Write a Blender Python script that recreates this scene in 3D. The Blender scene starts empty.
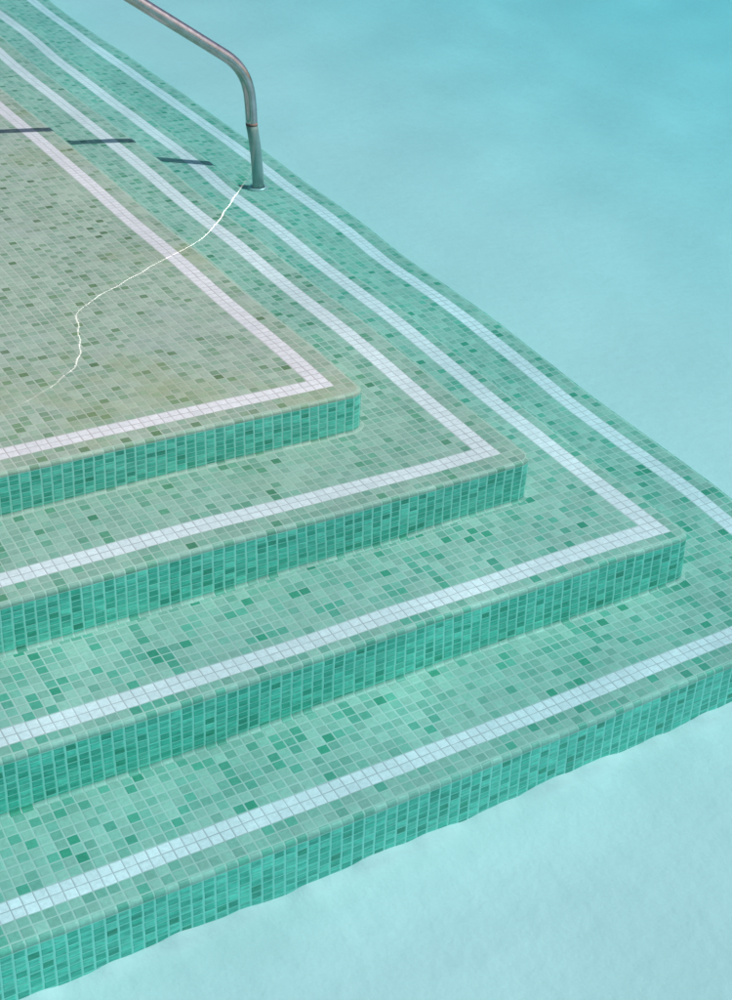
import bpy, bmesh, math, random
import numpy as np
from mathutils import Vector, Matrix

S = bpy.context.scene
COL = S.collection
T = 0.025                       # tile pitch in metres; plan coordinates below are in tiles
R = math.radians

# ------------------------------------------------------------------ camera
cam_d = bpy.data.cameras.new('camera')
cam = bpy.data.objects.new('camera', cam_d)
COL.objects.link(cam)
PITCH, YAW, ROLL, FPX = 30.533, -30.337, 1.994, 1532.6
f = Vector((-math.sin(R(YAW))*math.cos(R(PITCH)), math.cos(R(YAW))*math.cos(R(PITCH)), -math.sin(R(PITCH))))
r0 = f.cross(Vector((0, 0, 1))).normalized()
u0 = r0.cross(f)
rr = r0*math.cos(R(ROLL)) + u0*math.sin(R(ROLL))
uu = -r0*math.sin(R(ROLL)) + u0*math.cos(R(ROLL))
M = Matrix((rr, uu, -f)).transposed().to_4x4()
CAM = Vector((-65.774, -119.499, 66.106))*T
M.translation = CAM
cam.matrix_world = M
cam_d.sensor_fit = 'VERTICAL'
cam_d.sensor_height = 24
cam_d.lens = 24*FPX/1000
cam_d.clip_start = 0.05
cam_d.clip_end = 500
S.camera = cam

# ------------------------------------------------------------------ sky and sun
SUN_EL, SUN_AZ = 43.0, -39.0      # azimuth measured from +X
w = bpy.data.worlds.new('World')
S.world = w
w.use_nodes = True
nt = w.node_tree
sky = nt.nodes.new('ShaderNodeTexSky')
sky.sky_type = 'NISHITA'
sky.sun_disc = False
sky.sun_elevation = R(SUN_EL)
sky.sun_rotation = R(90 - SUN_AZ)
sky.dust_density = 2.0
sky.ozone_density = 0.7
nt.links.new(sky.outputs[0], nt.nodes['Background'].inputs[0])
nt.nodes['Background'].inputs[1].default_value = 0.055
sd = bpy.data.lights.new('sun', 'SUN')
sd.energy = 4.5
sd.angle = R(0.53)
sd.color = (1.0, 0.95, 0.88)
sd.cycles.is_caustics_light = True
sun = bpy.data.objects.new('sun', sd)
COL.objects.link(sun)
to_sun = Vector((math.cos(R(SUN_AZ))*math.cos(R(SUN_EL)), math.sin(R(SUN_AZ))*math.cos(R(SUN_EL)), math.sin(R(SUN_EL))))
sun.rotation_euler = to_sun.to_track_quat('Z', 'Y').to_euler()
sun.location = to_sun*20
S.view_settings.view_transform = 'Standard'
S.view_settings.look = 'None'
S.view_settings.exposure = 0.77
S.view_settings.gamma = 1
S.render.engine = 'CYCLES'
S.cycles.caustics_refractive = True
S.cycles.caustics_reflective = False
S.cycles.max_bounces = 10
S.cycles.transmission_bounces = 8
S.cycles.diffuse_bounces = 4
S.cycles.sample_clamp_indirect = 6
S.cycles.use_denoising = True

# ------------------------------------------------------------------ helpers
def tag(o, label=None, cat=None, group=None, kind=None):
    if label: o['label'] = label
    if cat: o['category'] = cat
    if group: o['group'] = group
    if kind: o['kind'] = kind
    return o

def mesh_obj(name, verts, faces, mat, parent=None, uvs=None, smooth=True, receiver=True):
    me = bpy.data.meshes.new(name)
    me.from_pydata([tuple(v) for v in verts], [], faces)
    if uvs is not None:
        ul = me.uv_layers.new(name='UVMap')
        for p in me.polygons:
            for li in p.loop_indices:
                ul.data[li].uv = uvs[me.loops[li].vertex_index]
    if smooth:
        me.polygons.foreach_set('use_smooth', [True]*len(me.polygons))
    me.materials.append(mat)
    me.update()
    o = bpy.data.objects.new(name, me)
    COL.objects.link(o)
    if parent: o.parent = parent
    o.cycles.is_caustics_receiver = receiver
    return o

class NT:
    def __init__(s, name):
        s.m = bpy.data.materials.new(name); s.m.use_nodes = True
        s.t = s.m.node_tree; s.t.nodes.clear()
        s.out = s.t.nodes.new('ShaderNodeOutputMaterial')
    def n(s, typ, **kw):
        nd = s.t.nodes.new('ShaderNode'+typ)
        for k, v in kw.items(): setattr(nd, k, v)
        return nd
    def put(s, sock, v):
        if isinstance(v, bpy.types.NodeSocket): s.t.links.new(v, sock)
        elif v is not None: sock.default_value = v
    def math(s, op, a, b=None, c=None, clamp=False):
        nd = s.n('Math', operation=op, use_clamp=clamp)
        for i, v in enumerate((a, b, c)):
            if v is not None: s.put(nd.inputs[i], v)
        return nd.outputs[0]
    def mix(s, fac, a, b, blend='MIX'):
        nd = s.n('Mix', data_type='RGBA', blend_type=blend)
        s.put(nd.inputs[0], fac); s.put(nd.inputs[6], a); s.put(nd.inputs[7], b)
        return nd.outputs[2]
    def ramp(s, fac, stops, interp='LINEAR'):
        nd = s.n('ValToRGB'); cr = nd.color_ramp; cr.interpolation = interp
        while len(cr.elements) > 1: cr.elements.remove(cr.elements[-1])
        cr.elements[0].position = stops[0][0]; cr.elements[0].color = stops[0][1]
        for p, c in stops[1:]:
            e = cr.elements.new(p); e.color = c
        s.put(nd.inputs[0], fac)
        return nd.outputs[0]
    def noise(s, vec, scale, detail=2, rough=.5, w=None):
        nd = s.n('TexNoise')
        s.put(nd.inputs['Vector'], vec); nd.inputs['Scale'].default_value = scale
        nd.inputs['Detail'].default_value = detail; nd.inputs['Roughness'].default_value = rough
        return nd.outputs[0]
    def smooth(s, x, a, b):
        nd = s.n('MapRange', interpolation_type='SMOOTHSTEP')
        s.put(nd.inputs[0], x); nd.inputs[1].default_value = a; nd.inputs[2].default_value = b
        return nd.outputs[0]

def c4(r, g, b): return (r, g, b, 1)

# ------------------------------------------------------------------ mosaic material
def mosaic(name, stops, grout, seed, gw=0.10, streak=0.0, stain=None, bold=0.0, boldx=0.0, var=.22):
    k = NT(name)
    uv = k.n('UVMap').outputs[0]
    # hand-laid look: the joints wander a little
    jn = k.n('TexNoise'); k.put(jn.inputs['Vector'], uv); jn.inputs['Scale'].default_value = 0.55; jn.inputs['Detail'].default_value = 1
    off = k.n('VectorMath', operation='SUBTRACT'); k.put(off.inputs[0], jn.outputs['Color']); off.inputs[1].default_value = (.5, .5, .5)
    sc = k.n('VectorMath', operation='SCALE'); k.put(sc.inputs[0], off.outputs[0]); sc.inputs['Scale'].default_value = 0.085
    ad = k.n('VectorMath', operation='ADD'); k.put(ad.inputs[0], uv); k.put(ad.inputs[1], sc.outputs[0])
    sx = k.n('SeparateXYZ'); k.put(sx.inputs[0], ad.outputs[0])
    cx = k.n('CombineXYZ'); k.put(cx.inputs[0], sx.outputs[0]); k.put(cx.inputs[1], sx.outputs[1])
    fl = k.n('VectorMath', operation='FLOOR'); k.put(fl.inputs[0], cx.outputs[0])
    idv = k.n('VectorMath', operation='ADD'); k.put(idv.inputs[0], fl.outputs[0]); idv.inputs[1].default_value = (seed*13.7, seed*7.3, seed)
    wn = k.n('TexWhiteNoise', noise_dimensions='3D'); k.put(wn.inputs[0], idv.outputs[0])
    wid = wn.outputs[0]
    wc = k.n('SeparateColor'); k.put(wc.inputs[0], wn.outputs['Color'])
    # distance to the joint, in tiles
    def edge(c):
        fr = k.math('FRACT', c)
        return k.math('MINIMUM', fr, k.math('SUBTRACT', 1.0, fr))
    ex, ey = edge(sx.outputs[0]), edge(sx.outputs[1])
    # per tile joint width jitter
    jit = k.math('MULTIPLY_ADD', wc.outputs[1], 0.03, gw*0.5 - 0.015)
    if boldx: ex = k.math('SUBTRACT', ex, boldx)
    if bold: ey = k.math('SUBTRACT', ey, bold)
    d = k.math('SUBTRACT', k.math('MINIMUM', ex, ey), jit)
    tile = k.smooth(d, -0.012, 0.03)
    col = k.ramp(wid, stops, 'CONSTANT')
    # a slow drift from one mosaic sheet to the next, and little variations per tile
    val = k.math('MULTIPLY_ADD', wc.outputs[2], var, 1-var/2)
    pos = k.n('NewGeometry').outputs['Position']
    big = k.noise(pos, 2.2, 3, .6)
    val = k.math('MULTIPLY', val, k.math('MULTIPLY_ADD', big, 0.30, 0.85))
    inner = k.noise(ad.outputs[0], 2.6, 3, .65)
    val = k.math('MULTIPLY', val, k.math('MULTIPLY_ADD', inner, 0.5, 0.75))
    if streak:
        mp = k.n('Mapping'); k.put(mp.inputs[0], ad.outputs[0]); mp.inputs['Scale'].default_value = (.42, 2.3, 1)
        sh = k.n('VectorMath', operation='ADD'); k.put(sh.inputs[0], mp.outputs[0]); k.put(sh.inputs[1], wn.outputs['Color'])
        st = k.noise(sh.outputs[0], 1.4, 1.5, .5)
        val = k.math('MULTIPLY', val, k.math('MULTIPLY_ADD', k.smooth(st, .32, .68), streak, 1-streak*.55))
    hsv = k.n('VectorMath', operation='SCALE'); k.put(hsv.inputs[0], col); k.put(hsv.inputs['Scale'], val)
    tcol = hsv.outputs[0]
    g = k.mix(k.noise(pos, 9, 3), c4(*[x*.85 for x in grout]), c4(*[min(1, x*1.12) for x in grout]))
    c = k.mix(tile, g, tcol)
    if stain:
        # worn calcium-grey and algae-yellow patches
        s1 = k.smooth(k.noise(pos, 1.9, 4, .6), .50, .72)
        c = k.mix(k.math('MULTIPLY', s1, stain[0]), c, c4(.34, .35, .15))
        mp = k.n('Mapping'); k.put(mp.inputs[0], pos); mp.inputs['Location'].default_value = (3.1, 7.7, 0)
        s2 = k.smooth(k.noise(mp.outputs[0], 2.6, 4, .65), .52, .70)
        c = k.mix(k.math('MULTIPLY', s2, stain[1]), c, c4(.50, .54, .54))
    b = k.n('BsdfPrincipled')
    k.put(b.inputs['Base Color'], c)
    k.put(b.inputs['Roughness'], k.math('MULTIPLY_ADD', tile, -.35, .75))
    b.inputs['Specular IOR Level'].default_value = 0.25
    hgt = k.math('ADD', k.smooth(d, -.02, .10), k.math('MULTIPLY', inner, .25))
    bp = k.n('Bump'); bp.inputs['Strength'].default_value = .5; bp.inputs['Distance'].default_value = .0012
    k.put(bp.inputs['Height'], hgt)
    k.put(b.inputs['Normal'], bp.outputs[0])
    k.t.links.new(b.outputs[0], k.out.inputs[0])
    return k.m

def shift(st, r, g, b): return [(p, c4(c[0]*r, c[1]*g, c[2]*b)) for p, c in st]
BASE_STOPS = [(0, c4(.36, .45, .38)), (.40, c4(.31, .42, .34)), (.68, c4(.265, .385, .305)), (.86, c4(.21, .33, .23)), (.94, c4(.17, .28, .17)), (.98, c4(.12, .21, .11))]
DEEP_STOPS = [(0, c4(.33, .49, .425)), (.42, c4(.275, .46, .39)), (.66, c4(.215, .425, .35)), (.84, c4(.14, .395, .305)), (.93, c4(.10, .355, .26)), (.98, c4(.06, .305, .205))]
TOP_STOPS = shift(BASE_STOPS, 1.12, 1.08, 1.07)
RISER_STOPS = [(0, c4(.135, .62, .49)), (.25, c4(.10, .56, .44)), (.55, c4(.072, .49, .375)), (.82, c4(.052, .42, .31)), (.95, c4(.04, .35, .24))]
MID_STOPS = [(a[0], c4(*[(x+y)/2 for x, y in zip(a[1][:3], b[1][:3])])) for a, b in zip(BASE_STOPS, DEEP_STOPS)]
GROUT = (.46, .56, .52)
TREAD, NOSE = {}, {}
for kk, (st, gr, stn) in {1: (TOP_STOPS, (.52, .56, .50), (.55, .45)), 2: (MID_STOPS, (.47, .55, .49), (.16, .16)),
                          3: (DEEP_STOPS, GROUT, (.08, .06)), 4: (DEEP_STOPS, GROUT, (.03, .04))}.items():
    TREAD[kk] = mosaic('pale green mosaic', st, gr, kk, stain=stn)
    NOSE[kk] = mosaic('pale green edge mosaic', shift(st[:4], 1.0, 1.06, 1.06), (.44, .60, .53), kk+10, stain=(stn[0]*.4, stn[1]), bold=.025)
TREAD[5] = TREAD[4]
M_RISER = mosaic('bottle green mosaic', RISER_STOPS, (.34, .78, .68), 3, gw=.085, streak=.36, boldx=.035)
M_WHITE = mosaic('white mosaic', [(0, c4(.84, .79, .85)), (.5, c4(.82, .77, .83)), (.85, c4(.79, .75, .81))], (.52, .46, .50), 4, gw=.06, var=.07)

def plaster():
    k = NT('pool plaster')
    pos = k.n('NewGeometry').outputs['Position']
    a = k.noise(pos, .9, 4, .55)
    col = k.mix(a, c4(.655, .645, .672), c4(.685, .672, .700))
    b = k.n('BsdfPrincipled'); b.inputs['Roughness'].default_value = .8; b.inputs['Specular IOR Level'].default_value = .2
    k.put(b.inputs['Base Color'], col)
    bp = k.n('Bump'); bp.inputs['Strength'].default_value = .35; bp.inputs['Distance'].default_value = .009
    h = k.math('ADD', k.noise(pos, 30, 3, .55), k.math('MULTIPLY', k.noise(pos, 9, 2), 1.2))
    k.put(bp.inputs['Height'], h); k.put(b.inputs['Normal'], bp.outputs[0])
    k.t.links.new(b.outputs[0], k.out.inputs[0])
    return k.m
M_PLASTER = plaster()

def simple(name, col, rough, metal=0, spec=.5):
    k = NT(name); b = k.n('BsdfPrincipled')
    pos = k.n('NewGeometry').outputs['Position']
    v = k.noise(pos, 14, 4, .6)
    k.put(b.inputs['Base Color'], k.mix(v, c4(*[x*.8 for x in col]), c4(*[min(1, x*1.15) for x in col])))
    b.inputs['Roughness'].default_value = rough; b.inputs['Metallic'].default_value = metal
    b.inputs['Specular IOR Level'].default_value = spec
    k.t.links.new(b.outputs[0], k.out.inputs[0])
    return k.m

def steel():
    k = NT('tarnished steel'); b = k.n('BsdfPrincipled')
    pos = k.n('NewGeometry').outputs['Position']
    v = k.noise(pos, 30, 5, .65)
    col = k.ramp(v, [(.3, c4(.36, .32, .33)), (.5, c4(.44, .40, .42)), (.7, c4(.50, .46, .49))])
    k.put(b.inputs['Base Color'], col)
    b.inputs['Metallic'].default_value = 1
    k.put(b.inputs['Roughness'], k.math('MULTIPLY_ADD', k.noise(pos, 50, 3), .16, .10))
    bp = k.n('Bump'); bp.inputs['Strength'].default_value = .08; bp.inputs['Distance'].default_value = .002
    k.put(bp.inputs['Height'], k.noise(pos, 60, 3)); k.put(b.inputs['Normal'], bp.outputs[0])
    k.t.links.new(b.outputs[0], k.out.inputs[0])
    return k.m
M_STEEL = steel()
M_SCALE = simple('lime coated steel', (.32, .44, .42), .4, metal=.35)
M_FLANGE = simple('dull flange', (.42, .50, .50), .35, metal=.3)
M_RUST = simple('rust stain', (.17, .115, .105), .95, spec=.1)
M_DECK = simple('pale concrete deck', (.42, .40, .37), .85)

# ------------------------------------------------------------------ pool steps
DEP = [0, 2.88, 11.42, 19.87, 28.34, 36.64]
LX = [0, 0, 11.82, 22.38, 34.48]
LY = [0, 0, -12.92, -26.20, -37.85]
FLAT = [0, 2, 2, 1, 2]
XMIN, YMAX = -150, 330
NR, CR = 0.45, 0.40           # nosing and cove radius
PR = 1.7                      # plan corner radius of the riser face

steps = bpy.data.objects.new('pool_steps', None)
COL.objects.link(steps)
steps.location = (0, 0, -DEP[5]*T)
tag(steps, 'sunken corner of green mosaic pool steps with four white tile lines', 'pool steps')
BASE = Vector(steps.location)

def P(x, y, z): return Vector((x*T, y*T, z*T)) - BASE

def build_step(k):
    x1, y1, dep = LX[k], LY[k], DEP[k]
    fl = FLAT[k]
    ex, ey = x1+fl, y1-fl                 # where the nosing begins to turn
    # inner limit: a little under the step above
    if k == 1: ix, iy = None, None
    else:
        ix = LX[k-1]+FLAT[k-1]+NR-.3; iy = LY[k-1]-FLAT[k-1]-NR+.3
    V, F, U = [], [], []
    def quad(xa, ya, xb, yb):
        b = len(V)
        for x, y in ((xa, ya), (xb, ya), (xb, yb), (xa, yb)):
            V.append(P(x, y, -dep)); U.append((x-x1, y-y1))
        F.append((b, b+1, b+2, b+3))
    wx, wy = x1-2, y1+2                   # the white line is two tiles wide
    # inside the line
    if k == 1: quad(XMIN, wy, wx, YMAX)
    else:
        quad(XMIN, wy, wx, iy); quad(ix, iy, wx, YMAX)
    # outside the line, with a rounded outer corner
    quad(XMIN, ey, x1, y1); quad(x1, y1, ex, YMAX)
    b = len(V)
    rr_ = min(PR-NR, fl*.97)
    pts = [(x1, y1), (x1, ey)]
    for i in range(9):
        a = -math.pi/2 + i/8*math.pi/2
        pts.append((ex-rr_+rr_*math.cos(a), ey+rr_+rr_*math.sin(a)))
    pts.append((ex, y1))
    for x, y in pts: V.append(P(x, y, -dep)); U.append((x-x1, y-y1))
    F.append(tuple(range(b, b+len(pts))))
    step = mesh_obj('step', V, F, TREAD[k], steps, U, smooth=False)
    # white line
    V, F, U = [], [], []
    quad(XMIN, y1, x1, wy); quad(wx, wy, x1, YMAX)
    mesh_obj('white_stripe', V, F, M_WHITE, step, U, smooth=False)
    # nosing, riser and cove swept round the corner
    h = DEP[k+1]-dep
    cr = CR if k < 4 else .12
    prof = []                             # (outward, down, arc length)
    for i in range(7):
        a = i/6*math.pi/2
        prof.append((NR*math.sin(a), NR*(1-math.cos(a)), NR*a))
    s = prof[-1][2]
    n = 8
    for i in range(1, n+1):
        dz = (h-NR-cr)*i/n
        prof.append((NR, NR+dz, s+dz))
    s = prof[-1][2]
    for i in range(1, 7):
        a = i/6*math.pi/2
        prof.append((NR+cr*(1-math.cos(a)), h-cr+cr*math.sin(a), s+cr*a))
    prof.append((NR+cr+.02, h+.15, prof[-1][2]+.15))
    path = []                             # (x, y, nx, ny, u)
    xs = np.linspace(XMIN, ex-rr_, 60)
    for x in xs: path.append((x, ey, 0, -1, x-x1))
    u1 = path[-1][4]
    for i in range(1, 10):
        a = -math.pi/2 + i/10*math.pi/2
        path.append((ex-rr_+rr_*math.cos(a), ey+rr_+rr_*math.sin(a), math.cos(a), math.sin(a), u1+i/10*(rr_+NR)*math.pi/2))
    u2 = u1+(rr_+NR)*math.pi/2
    for y in np.linspace(ey+rr_, YMAX, 60): path.append((ex, y, 1, 0, u2+y-(ey+rr_)))
    V, F, U = [], [], []
    def sweep(name, pr, mat):
        V, F, U = [], [], []
        for (x, y, nx, ny, u) in path:
            for (o, dn, sv) in pr:
                V.append(P(x+nx*o, y+ny*o, -dep-dn)); U.append((u, -sv+k*31))
        m = len(pr)
        for i in range(len(path)-1):
            for j in range(m-1):
                a = i*m+j
                F.append((a, a+1, a+m+1, a+m))
        mesh_obj(name, V, F, mat, step, U)
    cut = next(i for i, q in enumerate(prof) if q[2] > 1.0)
    mid = (NR, NR+1.0-NR*math.pi/2, 1.0)
    sweep('nosing', prof[:cut]+[mid], NOSE[k])
    cv = next(i for i, q in enumerate(prof) if q[1] >= h-cr-.01)
    sweep('riser', [mid]+prof[cut:cv+1], M_RISER)
    sweep('cove', prof[cv:], TREAD[k+1])
    return step
STEP = [None]+[build_step(k) for k in (1, 2, 3, 4)]

# ------------------------------------------------------------------ pool floor and walls (one basin)
def floor_z(x, y):
    """depth in tiles, falling slowly away from the steps"""
    dx = max(0, x-40); dy = max(0, -42-y)
    return -DEP[5] - .25*dx*(1-math.exp(-dx/25)) - .02*dy
def build_floor():
    xs = np.concatenate([np.arange(XMIN, -80, 10), np.arange(-80, 60, .35), np.arange(60, 420, 6)])
    ys = np.concatenate([np.arange(-300, -75, 6), np.arange(-75, -36, .35), np.arange(-36, 330, 6)])
    rng = np.random.default_rng(3)
    ph = rng.uniform(0, 6.28, (8, 2))
    ex = LX[4]+FLAT[4]+NR; ey = LY[4]-FLAT[4]-NR
    V = []
    for y in ys:
        for x in xs:
            z = floor_z(x, y)
            # ragged plaster lip against the last riser
            dist = max(x-ex, ey-y)
            along = x if ey-y > x-ex else y
            lip = .60+.26*math.sin(along*.35+1)+.15*math.sin(along*1.1+2)+.05*math.sin(along*2.3)
            if -1.5 < dist < 2.5: z += lip*math.exp(-(max(dist, 0)/.8)**2)
            V.append(P(x, y, z)+BASE)
    F = []; nx = len(xs)
    for j in range(len(ys)-1):
        for i in range(nx-1):
            if xs[i+1] < ex-2 and ys[j] > ey+2: continue
            a = j*nx+i
            F.append((a, a+1, a+nx+1, a+nx))
    # side walls of the basin
    def wall(p, q):
        b = len(V)
        for (x, y) in (p, q):
            V.append(P(x, y, -80)+BASE); V.append(P(x, y, 6)+BASE)
        F.append((b, b+1, b+3, b+2))
    x0, x1, y0, y1 = xs[0], xs[-1], ys[0], ys[-1]
    wall((x0, y0), (x1, y0)); wall((x1, y0), (x1, y1)); wall((x1, y1), (x0, y1)); wall((x0, y1), (x0, y0))
    o = mesh_obj('pool_floor', V, F, M_PLASTER)
    tag(o, kind='structure')
    return x0, x1, y0, y1
BX0, BX1, BY0, BY1 = build_floor()

# deck round the basin
def deck():
    V, F = [], []
    B = 1600
    for (xa, ya, xb, yb) in ((-B, -B, BX0, B), (BX1, -B, B, B), (BX0, -B, BX1, BY0), (BX0, BY1, BX1, B)):
        b = len(V)
        for x, y in ((xa, ya), (xb, ya), (xb, yb), (xa, yb)): V.append((x*T, y*T, 6*T))
        F.append((b, b+1, b+2, b+3))
    o = mesh_obj('pool_deck', V, F, M_DECK, smooth=False)
    tag(o, kind='structure')
deck()

# ------------------------------------------------------------------ handrail
def tube(name, pts, rad, mat, parent, seg=24, flat_ends=True):
    V, F = [], []
    pts = [Vector(p) for p in pts]
    prev = None
    N = len(pts)
    for i, p in enumerate(pts):
        t = (pts[min(N-1, i+1)]-pts[max(0, i-1)]).normalized()
        if prev is None: prev = t.orthogonal().normalized()
        nrm = (prev - t*prev.dot(t)).normalized(); prev = nrm
        bn = t.cross(nrm)
        rd = rad[i] if isinstance(rad, (list, tuple)) else rad
        for s in range(seg):
            a = s/seg*2*math.pi
            V.append(p+(nrm*math.cos(a)+bn*math.sin(a))*rd)
    for i in range(N-1):
        for s in range(seg):
            a = i*seg+s; b = i*seg+(s+1) % seg
            F.append((a, b, b+seg, a+seg))
    F.append(tuple(range(seg))[::-1]); F.append(tuple(range((N-1)*seg, N*seg)))
    return mesh_obj(name, V, F, mat, parent)

rail = bpy.data.objects.new('pool_handrail', None)
COL.objects.link(rail)
RB = Vector((29.45, 77.75, -DEP[4]))*T
rail.location = RB
tag(rail, 'bent steel handrail rising from the lowest step out of the water', 'handrail')
def W(x, y, z): return Vector((x, y, z))*T - RB
A0 = Vector((29.45, 77.75, -DEP[4])); A1 = Vector((28.3, 77.8, 2.0))
key = [A0, A1, Vector((27.9, 77.8, 6.6)), Vector((25.1, 77.8, 9.6)), Vector((11.35, 77.8, 18.8)), Vector((-20, 77.8, 40.0))]
def fillet(keys, rad):
    out = [keys[0]]
    for i in range(1, len(keys)-1):
        a, b, c = keys[i-1], keys[i], keys[i+1]
        r_ = rad[i-1]
        if r_ <= 0: out.append(b); continue
        p = b+(a-b).normalized()*r_; q = b+(c-b).normalized()*r_
        for j in range(13):
            t = j/12
            out.append(p*(1-t)**2+b*2*t*(1-t)+q*t*t)
    out.append(keys[-1])
    return out
E0 = Vector((28.15, 77.8, 7.5))
path = fillet([A0, A1, Vector((27.75, 77.8, 7.9)), Vector((11.35, 77.8, 18.8)), Vector((-22, 77.8, 41.0)), Vector((-26, 77.8, 30)), Vector((-26, 77.8, -DEP[1]))], [1.2, 4.2, 0, 5, 3])
RADT = 0.86
wl = -.12
foot = [A0, A0+(A1-A0)*.25, A0+(A1-A0)*.5, A0+(A1-A0)*.75, A0+(A1-A0)*((wl-A0.z)/(A1.z-A0.z))]
tube('post_foot', [W(*p) for p in foot], RADT*T*.985, M_SCALE, rail)
tube('rail', [W(*foot[-1])]+[W(*p) for p in path[1:]], RADT*T, M_STEEL, rail)
def ring(name, z0, z1, r0_, r1_, mat, centre, seg=32):
    prof = [(r0_*.6, z1), (r1_, z1), (r0_*.97, (z0*.5+z1*.5)), (r0_, z0)]
    V, F = [], []
    for rd, z in prof:
        for s in range(seg):
            a = s/seg*2*math.pi
            V.append(W(centre[0]+rd*math.cos(a), centre[1]+rd*math.sin(a), z))
    for i in range(len(prof)-1):
        for s in range(seg):
            a = i*seg+s; b = i*seg+(s+1) % seg
            F.append((a, a+seg, b+seg, b))
    return mesh_obj(name, V, F, mat, rail)
ring('flange', -DEP[4]+.05, -DEP[4]+.6, 1.55, 1.2, M_FLANGE, (29.45, 77.75))
ring('flange', -DEP[1]+.05, -DEP[1]+.75, 1.55, 1.2, M_FLANGE, (-26, 77.8))
dv = (A1-A0)/(A1.z-A0.z)
tube('waterline_rust', [W(*(A0+dv*(z-A0.z))) for z in (-.25, .0, .16)], [RADT*T*1.004, RADT*T*1.012, RADT*T*1.004], M_RUST, rail)

# ------------------------------------------------------------------ water
def wave(X, Y):
    """height in metres of the rippled surface; X, Y in metres"""
    rng = np.random.default_rng(11)
    Z = np.zeros_like(X)
    c = np.maximum(np.clip((X-.75)/.9, 0, 1), np.clip((-1.15-Y)/.55, 0, 1))
    calm = 1-.74*c*c*(3-2*c)           # the open pool lies calmer than the water over the steps
    fq = np.clip((.2-Y)/.7, 0, 1); front = fq*fq*(3-2*fq)     # a little livelier near the camera
    for n, la, lb, slope, spread in ((14, .60, 1.25, .0078, .8), (12, .28, .50, .0013, 1.0), (14, .08, .15, .0004, 1.2)):
        for i in range(n):
            lam = float(np.exp(rng.uniform(np.log(la), np.log(lb))))
            th = rng.normal(1.9, spread)
            k = 2*np.pi/lam
            amp = calm*(1+.7*front) if lb == .50 else calm
            Z += amp*slope/k*np.sin(k*(X*np.cos(th)+Y*np.sin(th))+rng.uniform(0, 6.28))
    return Z
def build_water():
    lo = lambda a, b, s: np.arange(a, b, s)
    xs = np.concatenate([np.linspace(BX0*T-.3, -1.9, 40), lo(-1.88, 4.4, .014), np.linspace(4.42, BX1*T+.3, 60)])
    ys = np.concatenate([np.linspace(BY0*T-.3, -2.3, 40), lo(-2.28, 5.0, .014), np.linspace(5.02, BY1*T+.3, 40)])
    X, Y = np.meshgrid(xs, ys)
    Z = wave(X, Y)
    nx, ny = len(xs), len(ys)
    V = np.stack([X.ravel(), Y.ravel(), Z.ravel()], 1)
    idx = np.arange(nx*ny).reshape(ny, nx)
    q = np.stack([idx[:-1, :-1], idx[:-1, 1:], idx[1:, 1:], idx[1:, :-1]], -1).reshape(-1, 4)
    k = NT('pool water')
    g = k.n('BsdfRefraction'); g.inputs['IOR'].default_value = 1.333; g.inputs['Roughness'].default_value = 0
    gl = k.n('BsdfGlossy'); gl.inputs['Roughness'].default_value = .0
    fr = k.n('Fresnel'); fr.inputs['IOR'].default_value = 1.333
    mx = k.n('MixShader')
    k.put(mx.inputs[0], k.math('MINIMUM', fr.outputs[0], .93)); k.put(mx.inputs[1], g.outputs[0]); k.put(mx.inputs[2], gl.outputs[0])
    k.t.links.new(mx.outputs[0], k.out.inputs['Surface'])
    me = bpy.data.meshes.new('water')
    me.vertices.add(len(V)); me.vertices.foreach_set('co', V.ravel())
    me.loops.add(q.size); me.loops.foreach_set('vertex_index', q.ravel().astype(np.int32))
    me.polygons.add(len(q)); me.polygons.foreach_set('loop_start', np.arange(0, q.size, 4, dtype=np.int32))
    me.polygons.foreach_set('use_smooth', np.ones(len(q), dtype=bool))
    me.update(calc_edges=True)
    me.materials.append(k.m)
    o = bpy.data.objects.new('water', me); COL.objects.link(o)
    o.cycles.is_caustics_caster = True
    tag(o, kind='structure')
    # the water itself: one even absorbing body filling the basin
    k = NT('water tint')
    va = k.n('VolumeAbsorption'); va.inputs['Color'].default_value = WATER_TINT; va.inputs['Density'].default_value = WATER_DENS
    k.t.links.new(va.outputs[0], k.out.inputs['Volume'])
    x0, x1, y0, y1, z0, z1 = BX0*T-.4, BX1*T+.4, BY0*T-.4, BY1*T+.4, -2.7, .03
    V = [(x, y, z) for z in (z0, z1) for x, y in ((x0, y0), (x1, y0), (x1, y1), (x0, y1))]
    F = [(3, 2, 1, 0), (4, 5, 6, 7), (0, 1, 5, 4), (1, 2, 6, 5), (2, 3, 7, 6), (3, 0, 4, 7)]
    b = mesh_obj('water_body', V, F, k.m, smooth=False, receiver=False)
    tag(b, kind='stuff')
WATER_TINT = (.0, .915, .975, 1)
WATER_DENS = .54
build_water()
